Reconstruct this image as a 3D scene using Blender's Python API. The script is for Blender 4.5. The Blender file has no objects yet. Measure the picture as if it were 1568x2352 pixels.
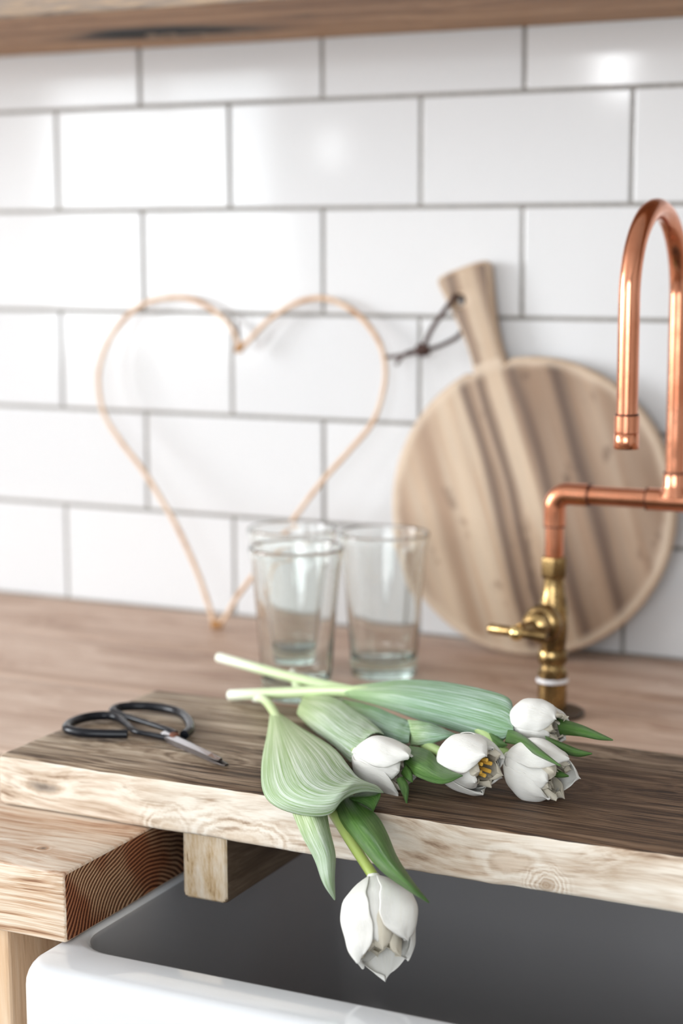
import bpy, bmesh, math, random
from mathutils import Vector, Matrix, noise as mnoise
random.seed(7)
SC = bpy.context.scene
COL = SC.collection
PI = math.pi
def sstep(a, b, x):
    t = min(1, max(0, (x-a)/(b-a))); return t*t*(3-2*t)

# ------------------------------------------------------------------ camera
def make_camera():
    yaw, pitch, roll = 0.458001, 0.148047, -0.0031523
    cy, sy, cp, sp = math.cos(yaw), math.sin(yaw), math.cos(pitch), math.sin(pitch)
    f = Vector((-sy*cp, cy*cp, -sp)); r = Vector((cy, sy, 0)); u = r.cross(f)
    c, s = math.cos(roll), math.sin(roll)
    r, u = c*r+s*u, -s*r+c*u
    cam = bpy.data.cameras.new('camera'); o = bpy.data.objects.new('camera', cam); COL.objects.link(o)
    M = Matrix((r, u, -f)).transposed().to_4x4(); M.translation = Vector((0.996729, -1.571375, 0.375049))
    o.matrix_world = M
    cam.sensor_fit = 'VERTICAL'; cam.sensor_height = 36; cam.lens = 36*4176.98/2352
    cam.clip_start = 0.05; cam.clip_end = 60
    cam.dof.use_dof = True; cam.dof.focus_distance = 1.10; cam.dof.aperture_fstop = 4.4
    SC.camera = o
make_camera()

# ------------------------------------------------------------------ world, daylight, exposure
W = bpy.data.worlds.new('daylight'); SC.world = W; W.use_nodes = True
W.node_tree.nodes['Background'].inputs[0].default_value = (0.86, 0.93, 1.0, 1)
W.node_tree.nodes['Background'].inputs[1].default_value = 1.0
SC.view_settings.view_transform = 'Standard'; SC.view_settings.look = 'None'
SC.view_settings.exposure = -0.52; SC.view_settings.gamma = 1.0; SC.view_settings.use_curve_mapping = False
def area(name, loc, rot, sx, sy, watts, col):
    l = bpy.data.lights.new(name, 'AREA'); l.shape = 'RECTANGLE'; l.size = sx; l.size_y = sy; l.energy = watts; l.color = col
    o = bpy.data.objects.new(name, l); COL.objects.link(o); o.location = loc; o.rotation_euler = rot; return o
# window daylight; rear fill and glint lights are added (each light fills its opening)
area('daylight_side_window', (-2.66, -1.85, 0.75), (0, -PI/2, 0), 1.4, 1.5, 200, (0.95, 0.98, 1.0))
area('daylight_rear_window_1', (-2.0, -3.26, 0.45), (PI/2, 0, 0), 0.9, 0.9, 30, (0.91, 0.97, 1.0))
area('added_front_fill_light', (1.0, -3.26, 0.65), (PI/2, 0, 0), 1.7, 1.3, 72, (0.92, 0.97, 1.0))  # unseen window light added for frontal fill

area('added_glint_light_1', (-.55, -3.26, .84), (PI/2, 0, 0), .11, .17, 1.7, (0.97, 0.99, 1.0))  # added light in an invented opening, gives a glint on the tiles
area('added_glint_light_2', (-1.37, -3.26, .61), (PI/2, 0, 0), .09, .10, .4, (0.97, 0.99, 1.0))  # second added light, for a fainter tile glint

# ------------------------------------------------------------------ node helper
class NT:
    def __init__(s, name):
        s.m = bpy.data.materials.new(name); s.m.use_nodes = True; s.t = s.m.node_tree; s.n = s.t.nodes
        s.b = s.n['Principled BSDF']
    def L(s, a, b): s.t.links.new(a, b)
    def put(s, sock, v):
        if isinstance(v, bpy.types.NodeSocket): s.L(v, sock)
        elif v is not None: sock.default_value = v
    def math(s, op, a, b=None, c=None, clamp=False):
        n = s.n.new('ShaderNodeMath'); n.operation = op; n.use_clamp = clamp
        s.put(n.inputs[0], a); s.put(n.inputs[1], b); s.put(n.inputs[2], c); return n.outputs[0]
    def vm(s, op, a, b=None):
        n = s.n.new('ShaderNodeVectorMath'); n.operation = op; s.put(n.inputs[0], a); s.put(n.inputs[1], b)
        return n.outputs['Value'] if op in ('LENGTH', 'DOT_PRODUCT', 'DISTANCE') else n.outputs[0]
    def obj(s): return s.n.new('ShaderNodeTexCoord').outputs['Object']
    def noise(s, v, sc, det=2, ro=.5, dist=0):
        n = s.n.new('ShaderNodeTexNoise'); s.put(n.inputs['Vector'], v); n.inputs['Scale'].default_value = sc
        n.inputs['Detail'].default_value = det; n.inputs['Roughness'].default_value = ro; n.inputs['Distortion'].default_value = dist
        return n.outputs['Fac']
    def ramp(s, f, stops, mode='LINEAR'):
        n = s.n.new('ShaderNodeValToRGB'); s.put(n.inputs[0], f); e = n.color_ramp.elements; n.color_ramp.interpolation = mode
        while len(e) < len(stops): e.new(0.5)
        for k, (p, c) in zip(e, stops): k.position = p; k.color = (*c, 1) if len(c) == 3 else c
        return n.outputs[0]
    def mix(s, f, a, b, mode='MIX'):
        n = s.n.new('ShaderNodeMix'); n.data_type = 'RGBA'; n.blend_type = mode
        s.put(n.inputs['Factor'], f)
        for sock, v in ((n.inputs[6], a), (n.inputs[7], b)): s.put(sock, (*v, 1) if isinstance(v, tuple) and len(v) == 3 else v)
        return n.outputs[2]
    def map(s, f, a, b, c=0., d=1.):
        n = s.n.new('ShaderNodeMapRange'); n.interpolation_type = 'SMOOTHSTEP'; s.put(n.inputs[0], f)
        for i, v in enumerate((a, b, c, d)): n.inputs[i+1].default_value = v
        return n.outputs[0]
    def bump(s, h, st, dist=.002):
        n = s.n.new('ShaderNodeBump'); n.inputs['Strength'].default_value = st; n.inputs['Distance'].default_value = dist
        s.put(n.inputs['Height'], h); s.L(n.outputs[0], s.b.inputs['Normal'])
    def set(s, **k):
        for a, v in k.items():
            sock = s.b.inputs[a.replace('_', ' ')]
            s.put(sock, (*v, 1) if isinstance(v, tuple) and len(v) == 3 and sock.type == 'RGBA' else v)
        return s.m

def plain(name, col, rough=.5, metal=0., **k):
    t = NT(name); return t.set(Base_Color=col, Roughness=rough, Metallic=metal, **k)

def wood(name, stops, grain=0, band=45., streak=350., mixs=.45, seed=0., knots=(), bump=.4, rough=.6, stretch=.05,
         patches=None, dark_lines=None, warp=.012, spec=.3, stains_and_shade=()):
    """boards cut along the local axis `grain`; knots = (centre, radius, stretch vector, ring frequency, core colour)"""
    t = NT(name); p = t.vm('ADD', t.obj(), (seed, seed*.7, seed*.3)) if seed else t.obj(); p0 = t.obj()
    sv = [1, 1, 1]; sv[grain] = stretch
    wv = [3, 3, 3]; wv[grain] = 1.3
    w = t.math('MULTIPLY', t.math('SUBTRACT', t.noise(t.vm('MULTIPLY', p, tuple(wv)), 3.0, 2), .5), warp*4)
    wadd = t.n.new('ShaderNodeCombineXYZ')
    for i in range(3):
        if i != grain: t.L(w, wadd.inputs[i])
    q = t.vm('ADD', t.vm('MULTIPLY', p, tuple(sv)), wadd.outputs[0])
    bands = t.noise(q, band, 3, .6)
    streaks = t.noise(q, streak, 3, .65)
    core = None
    for (c, r, st, fr, cc) in knots:
        d = t.vm('LENGTH', t.vm('MULTIPLY', t.vm('SUBTRACT', p0, c), st))
        dn = t.math('ADD', d, t.math('MULTIPLY', t.math('SUBTRACT', t.noise(p, 90, 3, .6), .5), r*1.1))
        rings = t.math('ADD', t.math('MULTIPLY', t.math('SINE', t.math('MULTIPLY', dn, fr)), .10), .5)
        m = t.map(dn, r*1.0, r*2.6, 1, 0)
        mm = t.n.new('ShaderNodeMix'); mm.data_type = 'FLOAT'; t.L(m, mm.inputs[0]); t.L(bands, mm.inputs[2]); t.L(rings, mm.inputs[3])
        bands = mm.outputs[0]
        k = (t.map(dn, r*.2, r*1.1, .8, 0), cc)
        core = (core or []) + [k]
    v = t.math('ADD', t.math('MULTIPLY', bands, 1-mixs), t.math('MULTIPLY', streaks, mixs))
    col = t.ramp(v, stops)
    if dark_lines:
        ln = t.map(t.noise(q, dark_lines[0], 2, .5), dark_lines[1], dark_lines[1]+.08, 0, dark_lines[2])
        col = t.mix(ln, col, dark_lines[3], 'MULTIPLY')
    if patches:
        pv = [1, 1, 1]; pv[grain] = patches[3] if len(patches) > 3 else .35
        f = t.map(t.noise(t.vm('MULTIPLY', p, tuple(pv)), patches[0], 3, .6), .42, .66, 0, patches[1])
        col = t.mix(f, col, patches[2], 'MULTIPLY')
    for (c, r, st, k, cc) in stains_and_shade:
        d = t.math('ADD', t.vm('LENGTH', t.vm('MULTIPLY', t.vm('SUBTRACT', p0, c), st)), t.math('MULTIPLY', t.math('SUBTRACT', t.noise(q, 40, 3), .5), r*.6))
        col = t.mix(t.map(d, r*.5, r*1.3, k, 0), col, cc, 'MULTIPLY')
    for k in core or []: col = t.mix(k[0], col, k[1])
    t.bump(t.math('ADD', t.math('MULTIPLY', streaks, .7), t.math('MULTIPLY', bands, .5)), bump, .0015)
    return t.set(Base_Color=col, Roughness=rough, Specular_IOR_Level=spec)

# ------------------------------------------------------------------ object helpers
def thing(name, label, cat, loc=(0, 0, 0), group=None, kind=None):
    o = bpy.data.objects.new(name, None); COL.objects.link(o); o.location = loc; o.empty_display_size = .02
    tag(o, label, cat, group, kind); return o
def tag(o, label=None, cat=None, group=None, kind=None):
    for k, v in (('label', label), ('category', cat), ('group', group), ('kind', kind)):
        if v: o[k] = v
    return o
def wloc(o):
    v = Vector((0, 0, 0))
    while o: v += o.location; o = o.parent
    return v
def build(name, bm, mats, parent=None, smooth=True, angle=40, origin=None):
    """one mesh object; vertices are given in world space (or the parent's space for a rotated thing)"""
    off = wloc(parent) if parent else Vector((0, 0, 0))
    org = Vector(origin) if origin else off
    bmesh.ops.recalc_face_normals(bm, faces=bm.faces)
    for v in bm.verts: v.co -= org
    me = bpy.data.meshes.new(name); bm.to_mesh(me); bm.free()
    for m in (mats if isinstance(mats, (list, tuple)) else [mats]): me.materials.append(m)
    if smooth:
        for p in me.polygons: p.use_smooth = True
        me.set_sharp_from_angle(angle=math.radians(angle))
    o = bpy.data.objects.new(name, me); COL.objects.link(o); o.location = org-off
    if parent: o.parent = parent
    return o
def cr(pts, n, closed=False):
    """Catmull-Rom through points (vectors of any size)"""
    P = [Vector(p) for p in pts]; N = len(P); out = []
    segs = N if closed else N-1
    for k in range(n if closed else n+1):
        u = k/n*segs; i = min(int(u), segs-1); t = u-i
        g = (lambda j: P[j % N]) if closed else (lambda j: P[j] if 0 <= j < N else (2*P[0]-P[1] if j < 0 else 2*P[-1]-P[-2]))
        a, b, c, d = g(i-1), g(i), g(i+1), g(i+2)
        out.append(.5*((2*b)+(c-a)*t+(2*a-5*b+4*c-d)*t*t+(3*b-a-3*c+d)*t**3))
    return out
def tube(bm, pts, rad, seg=12, closed=False, caps=True, flat=1.0, upv=None, round_end=False):
    """sweep a circle of radius rad (number or list) along pts with parallel transport"""
    P = [Vector(p) for p in pts]; N = len(P); R = rad if isinstance(rad, (list, tuple)) else [rad]*N
    T = []
    for i in range(N):
        a = P[(i-1) % N] if (closed or i > 0) else P[0]; b = P[(i+1) % N] if (closed or i < N-1) else P[-1]
        T.append((b-a).normalized())
    ref = Vector(upv) if upv else (Vector((0, 0, 1)) if abs(T[0].z) < .9 else Vector((1, 0, 0)))
    rings = []; nrm = (ref-T[0]*ref.dot(T[0])).normalized()
    for i in range(N):
        nrm = (nrm-T[i]*nrm.dot(T[i])).normalized(); bi = T[i].cross(nrm)
        rings.append([bm.verts.new(P[i]+(nrm*math.cos(2*PI*k/seg)*flat+bi*math.sin(2*PI*k/seg))*R[i]) for k in range(seg)])
    for i in range(N if closed else N-1):
        A, B = rings[i], rings[(i+1) % N]
        for k in range(seg): bm.faces.new((A[k], A[(k+1) % seg], B[(k+1) % seg], B[k]))
    if caps and not closed: bm.faces.new(rings[0][::-1]); bm.faces.new(rings[-1])
    return bm
def lathe(bm, prof, seg=32, c=(0, 0, 0), axis=(0, 0, 1), mod=None, closed=False):
    """revolve (r, h) pairs about an axis through c"""
    a = Vector(axis).normalized(); e1 = a.orthogonal().normalized(); e2 = a.cross(e1); c = Vector(c); rings = []
    for r, h in prof:
        if r < 1e-6: rings.append([bm.verts.new(c+a*h)])
        else: rings.append([bm.verts.new(c+a*h+(e1*math.cos(2*PI*k/seg)+e2*math.sin(2*PI*k/seg))*(r*(mod(2*PI*k/seg, h) if mod else 1))) for k in range(seg)])
    pairs = list(zip(rings, rings[1:])) + ([(rings[-1], rings[0])] if closed else [])
    for A, B in pairs:
        for k in range(seg):
            j = (k+1) % seg
            if len(A) == 1 and len(B) == 1: continue
            if len(A) == 1: bm.faces.new((A[0], B[k], B[j]))
            elif len(B) == 1: bm.faces.new((A[k], A[j], B[0]))
            else: bm.faces.new((A[k], A[j], B[j], B[k]))
    if not closed:
        if len(rings[0]) > 1: bm.faces.new(rings[0][::-1])
        if len(rings[-1]) > 1: bm.faces.new(rings[-1])
    return bm
def box(bm, x0, x1, y0, y1, z0, z1, bev=0., seg=2):
    v = bmesh.ops.create_cube(bm, size=1)['verts']
    for q in v: q.co = Vector(((x0+x1)/2+q.co.x*(x1-x0), (y0+y1)/2+q.co.y*(y1-y0), (z0+z1)/2+q.co.z*(z1-z0)))
    if bev: bmesh.ops.bevel(bm, geom=list({e for q in v for e in q.link_edges}), offset=bev, segments=seg, profile=.5, affect='EDGES')
    return bm
def plank(bm, x0, x1, y0, y1, z0, z1, r=.003, nx=60, amp=.0006, seed=0., fy=14., flip=False, pit=None, endmat=2, frontmat=1, nyy=10):
    """sawn board along X with worn, slightly uneven rounded edges; material 0 top/bottom, 1 front/back, 2 ends"""
    prof = []
    def arc(cy, cz, a0):
        for k in range(4):
            a = a0+PI/2*k/3; prof.append((cy+r*math.cos(a), cz+r*math.sin(a)))
    ny = nyy
    arc(y1-r, z1-r, 0); prof += [(y1-r-(y1-y0-2*r)*k/ny, z1) for k in range(1, ny)]
    arc(y0+r, z1-r, PI/2); prof += [(y0, z1-r-(z1-z0-2*r)*k/4) for k in range(1, 4)]
    arc(y0+r, z0+r, PI); prof += [(y0+r+(y1-y0-2*r)*k/ny, z0) for k in range(1, ny)]
    arc(y1-r, z0+r, 1.5*PI); prof += [(y1, z0+r+(z1-z0-2*r)*k/4) for k in range(1, 4)]
    rings = []
    xs = [x0, x0+r*.35, x0+r] + [x0+r+(x1-x0-2*r)*k/nx for k in range(1, nx)] + [x1-r, x1-r*.35, x1]
    cy, cz = (y0+y1)/2, (z0+z1)/2
    for i, x in enumerate(xs):
        sh = r*.8 if i in (0, len(xs)-1) else (r*.25 if i in (1, len(xs)-2) else 0)
        ring = []
        for (y, z) in prof:
            d = mnoise.noise((x*fy+seed, y*40, z*40+seed))*amp + mnoise.noise((x*fy*5+seed, y*90, z*90))*amp*.4
            yy = cy+(y-cy)*(1-sh/abs(y1-cy)); zz = cz+(z-cz)*(1-sh/abs(z1-cz))
            edge = min(abs(y-y0), abs(y-y1)) < 1e-6
            if edge: yy += d
            elif abs(z-z1) < 1e-6 or abs(z-z0) < 1e-6: zz += d*.35
            else: yy += d*1.3; zz += d*.8
            if pit: zz += pit(x, yy, zz)
            ring.append(bm.verts.new((x, yy, zz)))
        rings.append(ring)
    n = len(prof)
    for A, B in zip(rings, rings[1:]):
        for k in range(n):
            f = bm.faces.new((A[k], A[(k+1) % n], B[(k+1) % n], B[k]))
            c = f.calc_center_median(); 
            nn = f.normal if f.normal.length else None
            f.normal_update(); f.material_index = frontmat if abs(f.normal.y) > (.75 if c.z > cz else .2) else 0
    for R_, q in ((rings[0], 1), (rings[-1], 1)):
        f = bm.faces.new(R_); f.material_index = endmat
    return bm

# ------------------------------------------------------------------ materials
M = {}
def tile_material():
    t = NT('glazed_tile'); p = t.obj()
    rnd = t.n.new('ShaderNodeObjectInfo').outputs['Random']
    t.bump(t.noise(t.vm('ADD', p, t.vm('MULTIPLY', rnd, (9., 9., 9.))), 9, 2), .06, .0010)
    return t.set(Base_Color=t.mix(rnd, (.64, .642, .655), (.68, .68, .69)), Roughness=.08, Specular_IOR_Level=.5)
M['tile'] = tile_material()
def grout_material():
    t = NT('grout'); p = t.obj(); n = t.noise(p, 300, 3)
    t.bump(n, .4, .001); return t.set(Base_Color=t.ramp(n, [(.3, (.21, .195, .18)), (.7, (.31, .29, .27))]), Roughness=.95)
M['grout'] = grout_material()
M['plaster'] = plain('white_plaster', (.60, .59, .575), .9)
M['ceiling'] = plain('ceiling_paint', (.68, .68, .67), .9)
M['frame'] = plain('painted_frame', (.75, .74, .72), .5)
M['floor'] = wood('floor_boards', [(.3, (.10, .06, .035)), (.7, (.22, .14, .085))], grain=1, band=20, streak=90, bump=.2)
# weathered scaffold plank: top, sawn front, end
K = []
M['plank_top'] = wood('weathered_plank_top', [(.34, (.035, .02, .011)), (.44, (.17, .11, .068)), (.51, (.40, .30, .21)), (.60, (.68, .57, .45))],
    band=80, streak=620, mixs=.60, seed=1.3, bump=.9, rough=.62, stretch=.022, warp=.008,
    patches=(9., .55, (.40, .32, .25), .45), dark_lines=(420., .58, .85, (.2, .15, .11)), spec=.35,
    stains_and_shade=[((.47, .06, .0355), .14, (.55, 1., 0), .9, (.27, .18, .12)), ((.24, .02, .0355), .05, (.4, 1., 0), .7, (.40, .30, .22))],
    knots=[((.36, .098, .0355), .010, (.5, 1, 0), 900., (.10, .055, .03)), ((.127, .050, .0355), .011, (.45, 1, 0), 900., (.36, .27, .19))])
M['plank_front'] = wood('sawn_plank_edge', [(.33, (.26, .17, .11)), (.43, (.56, .45, .35)), (.53, (.74, .665, .57)), (.66, (.84, .795, .725))],
    band=60, streak=300, mixs=.42, seed=4.1, bump=.35, rough=.7, stretch=.06, warp=.02,
    knots=[((.363, 0, .016), .007, (.45, 0, 1), 900., (.60, .48, .37)), ((.386, 0, .0055), .0068, (.9, 0, 1), 2600., (.40, .29, .20)),
           ((.131, 0, .002), .008, (.6, 0, .8), 1700., (.62, .50, .38)), ((.185, 0, .003), .009, (.35, 0, 1), 1500., (.66, .54, .42)),
           ((.034, 0, .0175), .0045, (.30, 0, 1), 1200., (.09, .06, .045))],
    patches=(16., .6, (.66, .57, .48), .5), dark_lines=(180., .63, .6, (.45, .34, .25)))
M['plank_end'] = wood('plank_end_grain', [(.3, (.30, .2, .12)), (.7, (.6, .48, .35))], grain=2, band=120, streak=500, bump=.4)
# worktop
M['worktop'] = wood('worktop_top', [(.28, (.30, .175, .115)), (.45, (.52, .36, .27)), (.58, (.66, .50, .40)), (.72, (.75, .61, .51))],
    band=26, streak=170, mixs=.4, seed=2.2, bump=.25, rough=.5, stretch=.07, warp=.03, patches=(4., .35, (.7, .6, .52), .5))
M['beam_top'] = wood('beam_top', [(.34, (.26, .12, .065)), (.44, (.52, .34, .23)), (.54, (.68, .55, .44)), (.64, (.78, .69, .59))],
    band=38, streak=300, mixs=.45, seed=6.2, bump=.5, rough=.65, stretch=.05, warp=.02,
    knots=[((-.0386, .033, 0), .0032, (1, 1, 0), 1500., (.10, .05, .03))])
M['beam_front'] = wood('beam_front', [(.36, (.20, .09, .045)), (.44, (.50, .33, .21)), (.53, (.71, .58, .45)), (.64, (.80, .71, .60))],
    band=95, streak=420, mixs=.5, seed=8.8, bump=.6, rough=.7, stretch=.03, warp=.01)
def end_grain():
    t = NT('beam_end_grain'); p = t.obj()
    d = t.vm('LENGTH', t.vm('MULTIPLY', t.vm('SUBTRACT', p, (0, .098, -.060)), (0, .72, 1)))
    d = t.math('ADD', d, t.math('MULTIPLY', t.noise(p, 15, 2, .5), .014))
    s = t.math('SINE', t.math('MULTIPLY', t.math('POWER', d, 1.25), 2*PI/.0017))
    n = t.noise(t.vm('MULTIPLY', p, (1, 1, 1)), 900, 3)
    v = t.math('ADD', t.math('MULTIPLY', s, .26), t.math('ADD', t.math('MULTIPLY', n, .35), .32))
    base = t.ramp(v, [(.20, (.06, .022, .010)), (.42, (.22, .095, .045)), (.66, (.48, .29, .165)), (.85, (.62, .43, .28))])
    red = t.map(t.noise(p, 22, 2), .38, .60, 0, .85)
    t.bump(v, .9, .0012)
    return t.set(Base_Color=t.mix(red, base, (.62, .33, .22), 'MULTIPLY'), Roughness=.75, Specular_IOR_Level=.2)
M['end_grain'] = end_grain()
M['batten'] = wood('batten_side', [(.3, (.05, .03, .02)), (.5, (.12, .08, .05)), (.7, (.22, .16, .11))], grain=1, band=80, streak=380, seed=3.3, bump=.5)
M['batten_end'] = wood('batten_end', [(.28, (.30, .17, .07)), (.42, (.58, .42, .25)), (.55, (.70, .57, .42)), (.7, (.76, .66, .54))], grain=2, band=150, streak=520,
    seed=5.3, bump=.5, stretch=.25, dark_lines=(330., .66, .8, (.3, .18, .08)))
M['post'] = wood('post_wood', [(.3, (.45, .27, .15)), (.5, (.62, .42, .26)), (.7, (.70, .53, .37))], grain=2, band=50, streak=300, seed=2.9, bump=.3)
M['shelf_under'] = wood('shelf_underside', [(.28, (.16, .078, .035)), (.45, (.34, .185, .09)), (.6, (.47, .28, .15)), (.75, (.56, .36, .21))],
    band=30, streak=190, mixs=.4, seed=7.1, bump=.3, rough=.6, stretch=.07, warp=.03, patches=(7., .55, (.5, .42, .36), .3),
    stains_and_shade=[((-.097, .026, 0), .046, (.42, .90, 0), 1., (.008, .006, .005))],  # knot hollow: char and the shade of its depth painted near-black
    knots=[((.07, -.033, 0), .008, (.3, 1, 0), 500., (.03, .018, .01))])
M['shelf_front'] = wood('shelf_front', [(.33, (.10, .075, .06)), (.46, (.26, .21, .175)), (.54, (.36, .26, .18)), (.68, (.52, .38, .25))],
    grain=0, band=55, streak=330, mixs=.55, seed=9.4, bump=.7, rough=.8, stretch=.06, warp=.015)
# cutting board: local Z runs along the handle
def board_material():
    """laminated strips run along the handle; the rim is painted paler, worn and edge-lit"""
    t = NT('mango_board'); p = t.obj(); q = t.vm('MULTIPLY', p, (1, 1, .07)); sx = t.n.new('ShaderNodeSeparateXYZ'); t.L(p, sx.inputs[0])
    w = t.math('MULTIPLY', t.math('SUBTRACT', t.noise(t.vm('MULTIPLY', p, (1, 1, .35)), 14, 2), .5), .022)
    x = t.math('ADD', t.math('MULTIPLY', t.math('ADD', sx.outputs[0], w), 3.4), .5)
    D, m_, l, P = (.105, .060, .038), (.25, .165, .108), (.37, .265, .185), (.50, .385, .28)
    col = t.ramp(x, [(.04, m_), (.10, l), (.17, P), (.23, l), (.29, P), (.375, P), (.40, D), (.425, m_), (.44, l), (.455, D), (.475, m_), (.49, P), (.53, P), (.55, m_), (.575, D), (.60, m_), (.66, l), (.70, D), (.74, m_), (.80, l), (.88, m_), (.96, l)])
    n = t.noise(q, 120, 4, .65); b = t.noise(q, 30, 3, .6)
    col = t.mix(t.map(b, .42, .62, 0, .7), col, (.62, .52, .44), 'MULTIPLY')
    col = t.mix(t.map(n, .35, .65, .0, .55), col, (1.25, 1.2, 1.15), 'MULTIPLY')
    sp = t.map(t.noise(t.vm('MULTIPLY', p, (1, 1, .6)), 38, 3, .6), .60, .72, 0, .7); col = t.mix(sp, col, (.40, .32, .26), 'MULTIPLY')
    rad = t.vm('LENGTH', t.vm('MULTIPLY', p, (1, 0, 1)))
    rim = t.math('MULTIPLY', t.map(t.math('ADD', rad, t.math('MULTIPLY', t.noise(p, 30, 2), .008)), .127, .137, 0, .75), t.map(rad, .137, .139, 1, .1))
    col = t.mix(rim, col, (.62, .49, .37))  # paler rim: worn edge plus edge light put into the colour
    t.bump(n, .15, .001); return t.set(Base_Color=col, Roughness=.5)
M['board'] = board_material()
M['board_rim'] = wood('mango_board_rim', [(.3, (.42, .29, .19)), (.6, (.60, .46, .34)), (.8, (.68, .55, .43))], grain=2, band=40, streak=160, mixs=.3, seed=5.7, bump=.1, rough=.5)
M['leather'] = plain('leather_cord', (.055, .022, .015), .6)
def rattan():
    t = NT('rattan'); n = t.noise(t.obj(), 40, 3)
    t.bump(t.noise(t.obj(), 500, 2), .3, .0005)
    return t.set(Base_Color=t.ramp(n, [(.3, (.50, .27, .13)), (.45, (.66, .43, .27)), (.7, (.74, .56, .42))]), Roughness=.45)
M['rattan'] = rattan()
M['binding'] = plain('rattan_binding', (.50, .25, .08), .5)
def copper():
    t = NT('copper'); p = t.obj(); n = t.noise(p, 25, 3)
    return t.set(Base_Color=t.ramp(n, [(.3, (.55, .20, .105)), (.7, (.80, .36, .22))]), Metallic=1., Roughness=t.map(t.noise(p, 90, 2), .3, .7, .13, .24))
M['copper'] = copper()
M['solder'] = plain('dark_joint_line', (.10, .035, .02), .5, .6)  # dark line where pipe and fitting meet
def brass():
    t = NT('aged_brass'); p = t.obj(); n = t.noise(p, 70, 4, .6)
    return t.set(Base_Color=t.ramp(n, [(.3, (.10, .06, .025)), (.5, (.27, .175, .075)), (.7, (.50, .345, .15))]), Metallic=1., Roughness=t.map(n, .3, .7, .42, .2))
M['brass'] = brass()
M['brass_bright'] = plain('bright_brass', (.83, .62, .28), .13, 1.)
M['flange'] = plain('dark_flange', (.09, .065, .045), .4, .7)
M['tape'] = plain('thread_tape', (.86, .85, .88), .6)
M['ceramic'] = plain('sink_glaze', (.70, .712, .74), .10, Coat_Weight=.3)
M['basin'] = plain('basin_shade_grey', (.34, .335, .345), .35)  # grey glaze; the shade inside the basin is put into this colour
M['iron'] = plain('blackened_iron', (.007, .008, .012), .26, .1, Specular_IOR_Level=.3)
M['steel'] = plain('ground_steel', (.75, .75, .78), .18, 1.)
M['dark_steel'] = plain('dark_blade_steel', (.10, .085, .08), .35, .9)
M['rust'] = plain('rusty_rivet', (.19, .075, .045), .7, .3)
def glass():
    t = NT('recycled_glass'); 
    t.set(Base_Color=(.985, .995, .99), Roughness=0., IOR=1.46, Transmission_Weight=1.)
    v = t.n.new('ShaderNodeVolumeAbsorption'); v.inputs['Color'].default_value = (.55, .80, .70, 1); v.inputs['Density'].default_value = 13
    t.L(v.outputs[0], t.n['Material Output'].inputs['Volume']); return t.m
M['glass'] = glass()
def plant(name, stops, sc, rough, trans, tcol, spec=.4, sheen=0., base=None):
    """leaf-like surface: UV v runs across the leaf, u along it (fine parallel veins)"""
    t = NT(name); uv = t.n.new('ShaderNodeTexCoord').outputs['UV']
    q = t.vm('MULTIPLY', uv, (1.5, 22., 1.)); n = t.noise(q, sc, 4, .65); f = t.noise(t.vm('MULTIPLY', uv, (2.5, 60., 1.)), 2.2, 3, .7)
    v = t.math('ADD', t.math('MULTIPLY', n, .55), t.math('MULTIPLY', f, .45))
    col = t.ramp(v, stops)
    if base:
        su = t.n.new('ShaderNodeSeparateXYZ'); t.L(uv, su.inputs[0])
        col = t.mix(t.map(t.math('ADD', su.outputs[0], t.math('MULTIPLY', t.math('SUBTRACT', n, .5), .4)), .0, .5, .75, 0), col, base, 'MULTIPLY')
    t.bump(f, .6, .0010)
    t.set(Base_Color=col, Roughness=rough, Specular_IOR_Level=spec, Sheen_Weight=sheen)
    tr = t.n.new('ShaderNodeBsdfTranslucent'); tr.inputs['Color'].default_value = (*tcol, 1)
    mx = t.n.new('ShaderNodeMixShader'); mx.inputs[0].default_value = trans
    t.L(t.b.outputs[0], mx.inputs[1]); t.L(tr.outputs[0], mx.inputs[2]); t.L(mx.outputs[0], t.n['Material Output'].inputs['Surface']); return t.m
M['leaf'] = plant('tulip_leaf_bloomed', [(.32, (.10, .22, .035)), (.42, (.25, .39, .16)), (.50, (.44, .56, .40)), (.60, (.76, .83, .76))], 1.2, .5, .10, (.25, .5, .1), base=(1.05, 1.05, .62))
M['leaf_blue'] = plant('tulip_leaf_blue', [(.32, (.05, .15, .035)), (.42, (.15, .29, .12)), (.51, (.28, .43, .31)), (.62, (.58, .69, .66))], 1.2, .45, .08, (.2, .45, .1), base=(1.6, 1.5, .95))
M['leaf_green'] = plant('tulip_leaf_green', [(.32, (.018, .065, .008)), (.48, (.06, .16, .025)), (.66, (.20, .34, .10))], 1.0, .32, .12, (.2, .5, .05), .5)
M['petal'] = plant('tulip_petal', [(.3, (.90, .87, .79)), (.5, (.94, .925, .88)), (.7, (.95, .945, .92))], .8, .42, .12, (.95, .90, .76), .35)
M['petal_in'] = plant('tulip_inner_petal', [(.3, (.84, .76, .60)), (.5, (.89, .83, .70)), (.7, (.92, .88, .79))], .8, .45, .28, (.95, .88, .70), .3)
def stem_mat(name, a, b, w):
    t = NT(name); z = t.n.new('ShaderNodeSeparateXYZ'); t.L(t.n.new('ShaderNodeTexCoord').outputs['UV'], z.inputs[0])
    col = t.ramp(z.outputs[0], [(0, (.84, .86, .74)), (w, a), (1, b)])
    return t.set(Base_Color=col, Roughness=.38, Subsurface_Weight=.15, Subsurface_Radius=(.004, .005, .002), Subsurface_Scale=1.)
M['stem'] = stem_mat('tulip_stem', (.50, .62, .30), (.40, .50, .12), .2)
M['stem_pale'] = stem_mat('tulip_stem_pale', (.56, .67, .40), (.38, .52, .20), .16)
M['anther'] = plain('anther', (.85, .50, .08), .7)

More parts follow.
